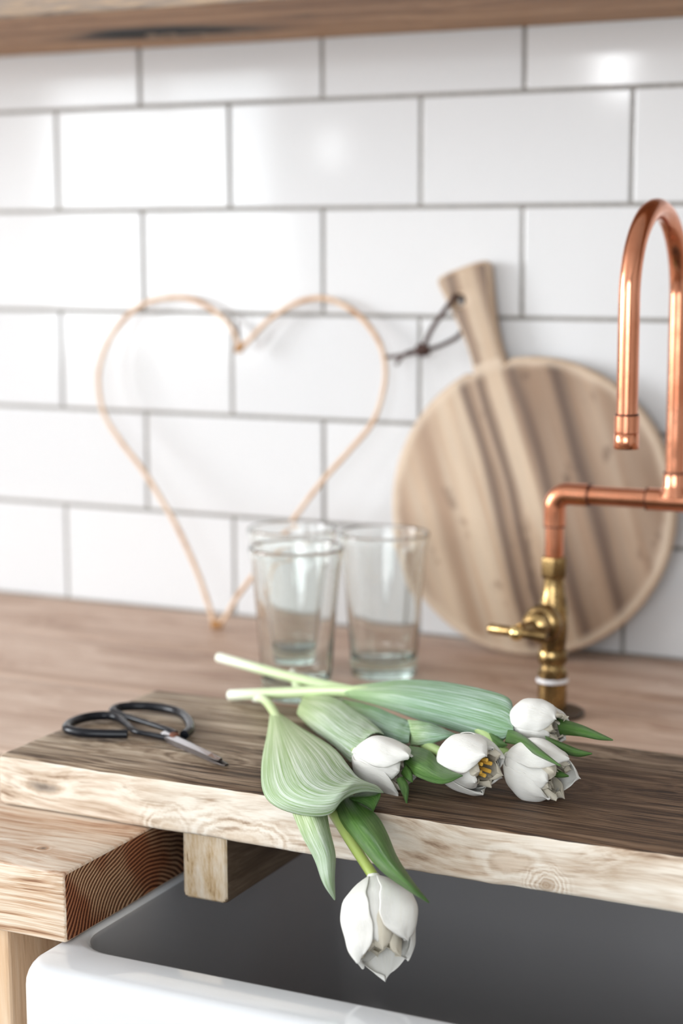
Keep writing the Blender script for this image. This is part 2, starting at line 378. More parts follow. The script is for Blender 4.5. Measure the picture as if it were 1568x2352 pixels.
# ------------------------------------------------------------------ room shell
RX0, RX1, RY0, RZ0, RZ1 = -2.6, 2.8, -3.2, -.90, 1.65
def struct(name, bm, mat, parent=None):
    o = build(name, bm, mat, parent, smooth=False)
    if not parent: o['kind'] = 'structure'
    return o
def slab(*a): bm = bmesh.new(); return box(bm, *a)
struct('floor', slab(RX0, RX1, RY0, .1, RZ0-.05, RZ0), M['floor'])
struct('ceiling', slab(RX0, RX1, RY0, .1, RZ1, RZ1+.05), M['ceiling'])
struct('wall_right', slab(RX1, RX1+.06, RY0, .1, RZ0, RZ1), M['plaster'])
def wall_with_openings(name, axis, pos, a0, a1, holes):
    """wall slab cut by rectangular openings, made of piers, sills and lintels"""
    bm = bmesh.new(); cuts = sorted(holes)
    def b(u0, u1, z0, z1):
        if u1-u0 < 1e-4 or z1-z0 < 1e-4: return
        if axis == 'x': box(bm, pos-.06, pos, u0, u1, z0, z1)
        else: box(bm, u0, u1, pos-.06, pos, z0, z1)
    u = a0
    for (h0, h1, z0, z1) in cuts:
        b(u, h0, RZ0, RZ1); b(h0, h1, RZ0, z0); b(h0, h1, z1, RZ1); u = h1
    b(u, a1, RZ0, RZ1)
    return struct(name, bm, M['plaster'])
HL = [(-2.6, -1.1, .05, 1.45)]
HR = [(-2.45, -1.55, 0., .9), (-1.415, -1.325, .56, .66), (-.605, -.495, .755, .925), (.15, 1.85, 0., 1.3)]  # middle two openings added for tile glints, last one for fill
wall_with_openings('wall_left', 'x', RX0, RY0, .1, HL)
wall_with_openings('wall_rear', 'y', RY0, RX0, RX1, HR)
def window(name, axis, pos, h):
    u0, u1, z0, z1 = h; bm = bmesh.new(); t = .035
    bars = [(u0, u0+t, z0, z1), (u1-t, u1, z0, z1), (u0, u1, z0, z0+t), (u0, u1, z1-t, z1),
            ((u0+u1)/2-t/2, (u0+u1)/2+t/2, z0, z1)]
    for (a, b, c, d) in bars:
        if axis == 'x': box(bm, pos-.05, pos-.015, a, b, c, d)
        else: box(bm, a, b, pos-.05, pos-.015, c, d)
    return struct(name, bm, M['frame'])
window('window_1', 'x', RX0, HL[0]); window('window_2', 'y', RY0, HR[0]); window('added_fill_window', 'y', RY0, HR[3])  # last frame belongs to the added fill opening

# tiled wall: grout bed plus single glazed tiles in running bond
PITCH, JOINT = .1015, .0036
wall = struct('wall_back', slab(RX0, RX1, .0018, .10, RZ0, RZ1), M['grout'])
def tile_mesh():
    bm = bmesh.new(); w, h = PITCH*2-JOINT, PITCH-JOINT
    box(bm, -w/2, w/2, 0, .008, -h/2, h/2, .0013, 2)
    bmesh.ops.recalc_face_normals(bm, faces=bm.faces)
    me = bpy.data.meshes.new('tile'); bm.to_mesh(me); bm.free(); me.materials.append(M['tile'])
    return me
TM = tile_mesh()
for k in range(8):
    for i in range(-6, 9):
        x = (2*i + (0 if k % 2 == 0 else 1))*PITCH
        o = bpy.data.objects.new('tile', TM); COL.objects.link(o); o.parent = wall
        o.location = (x, random.uniform(-.0003, .0003), (k+.5)*PITCH)
        o.rotation_euler = (random.uniform(-.006, .006), 0, random.uniform(-.006, .006))

# ------------------------------------------------------------------ shelf
def make_shelf():
    t = thing('wall_shelf', 'thick reclaimed wooden shelf fixed across the tiled wall above everything', 'shelf', (.2, -.133, .5635))
    def pit(x, y, z):
        if z > .59: return 0
        u, v = x-.103, y+.107; u, v = u*.98+v*.2, v*.98-u*.2
        d = (u/.085)**2 + (v/.040)**2
        return .005*max(0, 1-d)**.6
    bm = bmesh.new(); plank(bm, -1.4, 1.9, -.264, .0, .5635, .62, .004, 330, .0012, 2.0, pit=pit, nyy=44)
    o = build('shelf_board', bm, [M['shelf_under'], M['shelf_front'], M['plank_end']], t)
    return t
make_shelf()

# ------------------------------------------------------------------ worktop: planks around the sink opening
def make_worktop():
    t = thing('wooden_worktop', 'thick wooden worktop of long planks with an opening for the sink', 'worktop', (.384, -.706, 0))
    mats = [M['beam_top'], M['beam_front'], M['end_grain']]
    bm = bmesh.new(); plank(bm, -1.3, .384, -.706, -.508, -.044, 0, .0016, 120, .0006, 5.0)
    build('plank', bm, mats, t)
    bm = bmesh.new(); plank(bm, -1.3, .384, -.5075, -.3105, -.044, 0, .0012, 60, .0004, 6.0)
    build('plank', bm, [M['worktop'], M['worktop'], M['end_grain']], t)
    for (a, b, s) in ((-.706, -.508, 8.), (-.5075, -.3105, 9.)):
        bm = bmesh.new(); plank(bm, .968, 2.2, a, b, -.044, 0, .0014, 60, .0005, s); build('plank', bm, mats, t)
    for (a, b, s) in ((-.310, -.1555, 10.), (-.155, .0, 11.)):
        bm = bmesh.new(); plank(bm, -1.3, 2.2, a, b, -.044, 0, .0009, 120, .0003, s)
        build('plank', bm, [M['worktop'], M['worktop'], M['end_grain']], t)
make_worktop()
def make_post():
    t = thing('cabinet_post', 'pale timber cabinet post holding up the worktop beside the white sink', 'post', (.30, -.66, RZ0))
    bm = bmesh.new(); box(bm, .262, .3365, -.70, -.63, RZ0, -.0445, .0025, 2); build('post', bm, M['post'], t, angle=20)
make_post()

# ------------------------------------------------------------------ sink
def rrect(bm, x0, x1, y0, y1, z, r, n=8):
    v = []
    for cx, cy, a0 in ((x1-r, y1-r, 0), (x0+r, y1-r, PI/2), (x0+r, y0+r, PI), (x1-r, y0+r, 1.5*PI)):
        for k in range(n+1):
            a = a0+PI/2*k/n; v.append(bm.verts.new((cx+r*math.cos(a), cy+r*math.sin(a), z)))
    return v
def make_sink():
    t = thing('butler_sink', 'white glazed butler sink with its shaded basin coloured dark grey under the plank', 'sink', (.68, -.52, -.30))
    X0, X1, Y0, Y1, ZT, ZB = .374, .984, -.746, -.29, -.0455, -.30
    wf, ws = .045, .011
    bm = bmesh.new(); loops = []
    rr = .013
    loops.append(rrect(bm, X0+.004, X1-.004, Y0+.004, Y1-.004, ZB, .016))
    loops.append(rrect(bm, X0, X1, Y0, Y1, ZB+.006, .018))
    loops.append(rrect(bm, X0, X1, Y0, Y1, ZT-rr, .018))
    for k in range(1, 6):
        a = PI/2*k/5; i = rr*(1-math.cos(a)); loops.append(rrect(bm, X0+i*.35, X1-i*.35, Y0+i, Y1-i, ZT-rr+rr*math.sin(a), .018-i*.3))
    r2 = .006
    for k in range(0, 4):
        a = PI/2*k/3; sx = ws-r2*math.cos(a)*1; j = r2*(1-math.cos(a))
        ix, iy = ws-r2+r2*math.sin(a), wf-r2+r2*math.sin(a)
        loops.append(rrect(bm, X0+ix, X1-ix, Y0+iy, Y1-.03-r2+r2*math.sin(a), ZT-r2*(1-math.cos(a)), .030))
    NI = len(loops)
    dz = .20; cr_ = .03
    for k in range(0, 6):
        a = PI/2*k/5; i = cr_*(1-math.cos(a))
        loops.append(rrect(bm, X0+ws+.004+i, X1-ws-.004-i, Y0+wf+.004+i, Y1-.034-i, ZT-dz+cr_-cr_*math.sin(a), .034-i*.5))
    for i, (A, B) in enumerate(zip(loops, loops[1:])):
        n = len(A)
        for k in range(n):
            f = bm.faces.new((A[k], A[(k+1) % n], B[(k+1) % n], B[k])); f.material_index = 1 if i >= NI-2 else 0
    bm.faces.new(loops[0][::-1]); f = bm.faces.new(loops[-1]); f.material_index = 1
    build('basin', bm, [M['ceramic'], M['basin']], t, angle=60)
    bm = bmesh.new(); lathe(bm, [(.045, ZT-dz-.001), (.045, ZT-dz+.003), (.040, ZT-dz+.0045), (.022, ZT-dz+.003), (.018, ZT-dz+.001), (0, ZT-dz+.001)], 32, (.68, -.50, 0)); build('drain', bm, M['steel'], t)
make_sink()

# ------------------------------------------------------------------ plank across the sink
def make_cover():
    t = thing('sink_cover_plank', 'weathered scaffold plank with pale sawn edge laid across the sink', 'plank', (.27, -.613, 0))
    bm = bmesh.new(); plank(bm, .267, 1.10, -.6135, -.415, .0006, .0355, .0032, 170, .0010, 3.0)
    build('board', bm, [M['plank_top'], M['plank_front'], M['plank_end']], t, angle=60)
    for x in (.4015, .925):
        bm = bmesh.new(); box(bm, x, x+.0335, -.600, -.43, -.0475, .0008, .0035, 3)
        for f in bm.faces:
            f.normal_update(); f.material_index = 1 if abs(f.normal.y) > .7 else 0
        build('batten', bm, [M['batten'], M['batten_end']], t, origin=(x, -.6, 0), angle=20)
make_cover()

# ------------------------------------------------------------------ cutting board leaning on the wall
def curve_mesh(splines, ext, bev, res=3):
    cu = bpy.data.curves.new('tmp', 'CURVE'); cu.dimensions = '2D'; cu.fill_mode = 'BOTH'; cu.extrude = ext-bev; cu.bevel_depth = bev; cu.bevel_resolution = res; cu.offset = -bev
    for pts in splines:
        s = cu.splines.new('POLY'); s.points.add(len(pts)-1); s.use_cyclic_u = True
        for p, (x, y) in zip(s.points, pts): p.co = (x, y, 0, 1)
    o = bpy.data.objects.new('tmp', cu); COL.objects.link(o); bpy.context.view_layer.update()
    dg = bpy.context.evaluated_depsgraph_get(); me = bpy.data.meshes.new_from_object(o.evaluated_get(dg))
    bpy.data.objects.remove(o); bpy.data.curves.remove(cu); return me
LEAN = math.atan(.1)
def make_board():
    t = thing('cutting_board', 'round wooden cutting board with handle and leather cord leaning on the tiles', 'cutting board', (.4285, -.0385, .1368))
    tilt = math.radians(-19.5)
    R = Matrix.Rotation(-LEAN, 4, 'X') @ Matrix.Rotation(tilt, 4, 'Y')
    t.rotation_euler = R.to_euler()
    r = .1358; pts = []
    neck = [( .0165, .131), (.0155, .145), (.0165, .165), (.0205, .19), (.025, .212), (.0265, .221), (.024, .2265), (.012, .2285)]
    neck = [(a, b, 0) for a, b in neck]; nk = [(p.x, p.y) for p in cr(neck, 28)]
    a0 = math.asin(.0165/r)+.05
    pts += [(r*math.sin(a), r*math.cos(a)) for a in [a0+(2*PI-2*a0)*k/120 for k in range(121)]]
    pts += [(-x, y) for x, y in nk]+[(x, y) for x, y in nk[::-1]]
    hole = [(-.0095+.0048*math.cos(2*PI*k/20), .200+.0048*math.sin(2*PI*k/20)) for k in range(20)]
    me = curve_mesh([pts, hole], .0075, .0048, 3)
    bm = bmesh.new(); bm.from_mesh(me); bpy.data.meshes.remove(me)
    for v in bm.verts: x, y, z = v.co; v.co = Vector((x, .0075-z, y))
    bmesh.ops.remove_doubles(bm, verts=bm.verts, dist=1e-5)
    bmesh.ops.recalc_face_normals(bm, faces=bm.faces)
    for f in bm.faces:
        f.normal_update(); f.material_index = 0 if abs(f.normal.y) > .95 else 1
    me = bpy.data.meshes.new('board'); bm.to_mesh(me); bm.free(); me.materials.append(M['board']); me.materials.append(M['board_rim'])
    for p in me.polygons: p.use_smooth = True
    me.set_sharp_from_angle(angle=math.radians(35))
    o = bpy.data.objects.new('board', me); COL.objects.link(o); o.parent = t
    # leather cord through the handle hole (world points turned into the board's own space)
    Minv = (Matrix.Translation(t.location) @ R).inverted()
    def W2(P): return [Minv @ Vector(p) for p in P]
    def cord(P, rad, name):
        bm = bmesh.new(); tube(bm, cr(W2(P), 30), rad, 8)
        me = bpy.data.meshes.new(name); bmesh.ops.recalc_face_normals(bm, faces=bm.faces); bm.to_mesh(me); bm.free(); me.materials.append(M['leather'])
        for p in me.polygons: p.use_smooth = True
        c = bpy.data.objects.new(name, me); COL.objects.link(c); c.parent = t; return c
    cord([(.351, -.010, .326), (.349, -.018, .325), (.346, -.0225, .320), (.338, -.024, .309), (.329, -.024, .297), (.3225, -.023, .286), (.319, -.023, .2755)], .0024, 'cord')
    cord([(.319, -.023, .2755), (.327, -.020, .2765), (.337, -.014, .281), (.3475, -.008, .288), (.352, -.005, .30), (.352, -.004, .315), (.351, -.009, .325)], .0020, 'cord')
    k = cord([(.3225, -.024, .279), (.3155, -.027, .278), (.3155, -.026, .272), (.322, -.022, .272), (.3235, -.026, .2765), (.317, -.027, .274), (.313, -.023, .2765)], .0027, 'knot')
    cord([(.316, -.023, .2745), (.306, -.022, .271), (.295, -.021, .269), (.285, -.0205, .2675), (.277, -.020, .267)], .0018, 'cord_end')
    cord([(.316, -.024, .2745), (.308, -.025, .2735), (.301, -.025, .271), (.296, -.0255, .266), (.292, -.0255, .2605)], .0018, 'cord_end')
make_board()

# ------------------------------------------------------------------ rattan heart
def make_heart():
    t = thing('rattan_heart', 'thin rattan heart hoop standing against the white tiles', 'ornament', (.12, -.069, 0))
    P = [(.122,.272),(.113,.288),(.094,.304),(.068,.316),(.043,.319),(.013,.314),(-.011,.299),(-.030,.275),(-.039,.246),(-.036,.220),(-.026,.197),(-.003,.172),
         (.026,.144),(.063,.100),(.092,.056),(.110,.021),(.1175,.004)]
    Q = [(.1225,.004),(.130,.014),(.141,.034),(.164,.065),(.191,.105),(.221,.146),(.248,.177),(.270,.204),(.279,.232),(.2795,.257),(.271,.280),(.251,.302),(.228,.315),(.206,.320),(.180,.315),(.153,.299),(.134,.281),(.121,.268)]
    f = lambda x, z: (x, -.069+.18*z, z+.001)
    bm = bmesh.new()
    tube(bm, cr([f(*p) for p in P], 90), .0024, 10)
    build('rattan_strand', bm, M['rattan'], t)
    bm = bmesh.new(); tube(bm, cr([f(*p) for p in Q], 90), .0024, 10); build('rattan_strand', bm, M['rattan'], t)
    bm = bmesh.new(); tube(bm, cr([f(.1165, .296), f(.1185, .288), f(.120, .279), f(.1215, .272)], 16), .0016, 8); build('hanging_loop', bm, M['leather'], t)
    for (x, z, dx, dz) in ((.1215, .2715, .3, 1), (.120, .0045, 1, .05)):
        bm = bmesh.new(); d = Vector((dx, .18*dz, dz)).normalized()
        c = Vector(f(x, z)); pts = []
        e1 = Vector((0, 1, 0)); e1 = (e1-d*e1.dot(d)).normalized(); e2 = d.cross(e1)
        for k in range(49):
            a = 2*PI*k/12; pts.append(c+d*(k/48-.5)*.010+(e1*math.cos(a)+e2*math.sin(a))*.0034)
        tube(bm, pts, .0011, 6); build('binding', bm, M['binding'], t)
make_heart()

# ------------------------------------------------------------------ glasses
def make_glass(x, y, label, rot=0.):
    t = thing('drinking_glass', label, 'glass', (x, y, 0), 'greenish tumblers on the worktop')
    H = .1265
    outer = [(.0, .0012), (.020, .0008), (.0262, .0006), (.0282, .0025), (.0286, .006), (.0290, .014), (.0308, .04), (.0332, .07), (.0360, .10), (.0378, .117), (.0388, .1215), (.0395, .1242), (.0388, .1264)]
    inner = [(.0370, .1262), (.0362, .1240), (.0358, .120), (.0347, .110), (.0318, .08), (.0288, .05), (.0264, .03), (.0252, .021), (.0225, .0165), (.014, .0150), (0, .0145)]
    def mod(a, h):
        if .008 < h < .113: return 1+.007*math.cos(10*(a+rot))*sstep(.008, .03, h)*(1-sstep(.085, .113, h))
        return 1
    def modi(a, h): return 1
    bm = bmesh.new(); prof = [(r, z) for r, z in outer+inner]
    # smooth the profile a little with Catmull-Rom
    P = cr([(r, 0, z) for r, z in prof], 96); P = [(max(0, p.x), p.z) for p in P]; P[0] = (0, P[0][1]); P[-1] = (0, P[-1][1])
    nout = len(P)*len(outer)//len(prof)
    lathe(bm, P, 60, (x, y, .0), mod=lambda a, h: mod(a, h))
    o = build('tumbler', bm, M['glass'], t, angle=70)
    return t
make_glass(.3105, -.264, 'greenish glass tumbler in front of its neighbour, beside the tulip stems', .1)
make_glass(.2615, -.178, 'greenish glass tumbler hidden behind another tumbler, near the rattan heart tip', .3)
make_glass(.3445, -.166, 'greenish glass tumbler nearest the round cutting board', .0)

# ------------------------------------------------------------------ bridge tap of copper pipe and brass valves
def make_tap():
    ZH, Y, TX = .1785, -.228, .6175; XL = .5215; XR = 2*TX-XL
    t = thing('copper_tap', 'bridge tap of bare copper pipe with brass valves behind the sink', 'tap', (TX, Y, 0))
    R = .0075; RF = .0088
    def arcpts(c, e1, e2, r, a0, a1, n=10): return [Vector(c)+(Vector(e1)*math.cos(a0+(a1-a0)*k/n)+Vector(e2)*math.sin(a0+(a1-a0)*k/n))*r for k in range(n+1)]
    def pipe(name, pts, r, mat=None, seg=24): bm = bmesh.new(); tube(bm, pts, r, seg); return build(name, bm, mat or M['copper'], t)
    def ring(c, ax, r, w=.0012): bm = bmesh.new(); lathe(bm, [(r-.002, -w/2), (r, -w/2), (r, w/2), (r-.002, w/2)], 24, c, ax, closed=True); return build('joint_ring', bm, M['solder'], t)
    for side, X in ((1, XL), (-1, XR)):
        # valve body
        bm = bmesh.new(); lathe(bm, [(.026, .0006), (.026, .0025), (.0235, .0045), (.0125, .0050), (.0125, .0006)], 40, (X, Y, 0), closed=True); build('flange', bm, M['flange'], t)
        bm = bmesh.new(); lathe(bm, [(.0115, .001), (.0115, .027), (.0105, .028)], 32, (X, Y, 0)); build('tail_pipe', bm, M['brass'], t)
        bm = bmesh.new(); lathe(bm, [(.0108, .0262), (.0124, .0270), (.0128, .0285), (.0122, .0300), (.0108, .0305)], 32, (X, Y, 0), mod=lambda a, h: 1+.02*math.sin(9*a)); build('thread_tape', bm, M['tape'], t)
        bm = bmesh.new(); lathe(bm, [(.010, .0295), (.0118, .030), (.0118, .0355), (.0105, .037), (.0096, .0385), (.0096, .042), (.0112, .0425), (.0118, .0435), (.0118, .052), (.011, .053)], 6 if 0 else 24, (X, Y, 0)); build('lower_nut', bm, M['brass'], t)
        bm = bmesh.new(); lathe(bm, [(.0095, .052), (.0102, .056), (.0112, .063), (.0118, .072), (.0117, .084), (.0107, .092), (.0092, .100), (.0085, .106), (.0085, .112)], 28, (X, Y, 0)); build('valve_body', bm, M['brass'], t)
        bm = bmesh.new(); lathe(bm, [(.0085, .110), (.0105, .112), (.0110, .114), (.0110, .126), (.0105, .128), (.0085, .1285)], 6, (X, Y, 0), ); 
        bmesh.ops.bevel(bm, geom=[e for e in bm.edges], offset=.0005, segments=1, affect='EDGES'); build('compression_nut', bm, M['brass'], t, angle=25)
        # spindle boss and tee handle, pointing out over the sink
        zb = .0765; sd = Vector((-.17*side, -.985, 0)).normalized(); bd = Vector((sd.y, -sd.x, 0))
        bm = bmesh.new(); lathe(bm, [(.0085, .0), (.0105, .010), (.0150, .012), (.0155, .014), (.0155, .020), (.0140, .022), (.0115, .023), (.0112, .031), (.0085, .033), (.006, .034), (.006, .052)], 28, (X, Y, zb), sd); build('spindle_boss', bm, M['brass'], t)
        hc = Vector((X, Y, zb))+sd*.055
        bm = bmesh.new(); lathe(bm, [(0, -.026), (.0034, -.0258), (.0042, -.0245), (.0042, .0245), (.0034, .0258), (0, .026)], 20, hc, bd); h = build('tee_handle', bm, M['brass'], t)
        bm = bmesh.new(); lathe(bm, [(.0062*math.sin(PI*k/10)+(1e-9), -.0062*math.cos(PI*k/10)) for k in range(11)], 20, hc+sd*.002, sd); build('ball', bm, M['brass_bright'], h)
        # copper elbow and bridge arm
        dx = side; rb = .011
        pts = [Vector((X, Y, .126)), Vector((X, Y, ZH-.022))]; pipe('upright_pipe', pts, R)
        c = (X+dx*rb, Y, ZH-rb)
        pts = [Vector((X, Y, ZH-.026))]+arcpts(c, (-dx, 0, 0), (0, 0, 1), rb, 0, PI/2)+[Vector((X+dx*.028, Y, ZH))]
        pipe('elbow', pts, RF); ring((X, Y, ZH-.0262), (0, 0, 1), RF+.0002); ring((X+dx*.0282, Y, ZH), (1, 0, 0), RF+.0002)
        pipe('bridge_pipe', [Vector((X+dx*.026, Y, ZH)), Vector((TX-dx*.016, Y, ZH))], R)
        ring((TX-dx*.0212, Y, ZH), (1, 0, 0), RF+.0002)
    pipe('tee', [Vector((TX-.021, Y, ZH)), Vector((TX+.021, Y, ZH))], RF)
    bm = bmesh.new(); lathe(bm, [(.0125, .003), (.0105, .0085), (RF, .012), (RF, .021)], 24, (TX, Y, ZH)); build('tee_branch', bm, M['copper'], t)
    ring((TX, Y, ZH+.0212), (0, 0, 1), RF+.0002)
    rb = .0625; zt = .3345; yc = Y-rb
    pts = [Vector((TX, Y, ZH+.018))]+[Vector((TX, Y, ZH+.018+(zt-ZH-.018)*k/4)) for k in range(1, 4)]+arcpts((TX, yc, zt), (0, 1, 0), (0, 0, 1), rb, 0, PI, 28)+[Vector((TX, yc-rb, zt-.03)), Vector((TX, yc-rb, .2525))]
    pipe('spout', pts, R)
    bm = bmesh.new(); z0 = .231
    lathe(bm, [(R, z0+.0235), (RF, z0+.0232), (RF, z0+.0115), (RF-.0006, z0+.0108), (RF, z0+.0100), (RF+.0003, z0+.0008), (RF-.0003, z0), (.0066, z0), (.0066, z0+.012)], 28, (TX, yc-rb, 0), closed=False); build('nozzle', bm, M['copper'], t)
    ring((TX, yc-rb, z0+.024), (0, 0, 1), R+.0006)
make_tap()

# ------------------------------------------------------------------ scissors
def make_scissors():
    Z = .0395
    t = thing('bonsai_scissors', 'black iron scissors with big loop handles lying on the plank', 'scissors', (.355, -.538, .0355))
    Lh = [(.3600, -.5430), (.3430, -.5405), (.3280, -.5385), (.3140, -.5270), (.2980, -.5140), (.2860, -.5125), (.2765, -.5230), (.2755, -.5400), (.2820, -.5540), (.2960, -.5580), (.3120, -.5540), (.3275, -.5475)]
    Rh = [(.3600, -.5370), (.3480, -.5300), (.3235, -.5195), (.2975, -.5090), (.2850, -.5010), (.2845, -.4900), (.2960, -.4810), (.3130, -.4790), (.3310, -.4850), (.3490, -.5020), (.3615, -.5210), (.3650, -.5345)]
    def handle(P, z, z2):
        n = 80; pts = cr([(x, y, 0) for x, y in P], n); out = []
        for k, p in enumerate(pts): out.append(Vector((p.x, p.y, z+(z2-z)*sstep(0, .35, k/n))))
        rad = [.0020+.0013*sstep(.12, .5, k/n) for k in range(n+1)]
        bm = bmesh.new(); tube(bm, out, rad, 12); return build('handle', bm, M['iron'], t)
    handle(Lh, Z+.0000, Z+.0005); handle(Rh, Z+.0022, Z+.0012)
    piv = Vector((.3600, -.5400, 0)); tip = Vector((.4190, -.5745, 0)); d = (tip-piv).normalized(); s = Vector((-d.y, d.x, 0))
    def blade(z, sgn, mat, w0, dl, name='blade'):
        bm = bmesh.new(); L = (tip-piv).length+.002*sgn
        prof = [(-.012, .0030, .0030), (-.004, .0052, .0046), (.006, .0050, .0046), (.03, .0040, .0036), (L-.012, .0032, .0030), (L-.003, .0026, .0025), (L, .0014, .0014)]
        ring = []
        for (a, wa, wb) in prof:
            c = piv+d*a+s*sgn*dl; th = .0013 if a < L-.004 else .0007
            ring.append([bm.verts.new(c-s*wa+Vector((0, 0, z-th))), bm.verts.new(c+s*wb+Vector((0, 0, z-th))), bm.verts.new(c+s*wb*.95+Vector((0, 0, z+th*.2))), bm.verts.new(c+s*wb*.1+Vector((0, 0, z+th*1.2))), bm.verts.new(c-s*wa*.95+Vector((0, 0, z+th*.25)))])
        for A, B in zip(ring, ring[1:]):
            for k in range(5):
                f = bm.faces.new((A[k], A[(k+1) % 5], B[(k+1) % 5], B[k])); f.material_index = 1 if k == 3 else 0
        bm.faces.new(ring[0][::-1]); bm.faces.new(ring[-1])
        return build(name, bm, mat, t, smooth=False)
    blade(Z-.0022, 1, [M['dark_steel'], M['dark_steel']], .005, .0012)
    blade(Z+.0008, -1, [M['dark_steel'], M['steel']], .005, .0010)
    bm = bmesh.new(); lathe(bm, [(.0034, -.002), (.0034, .0026), (.0026, .0034), (0, .0037)], 20, (.3605, -.5402, Z)); build('rivet', bm, M['rust'], t)
make_scissors()

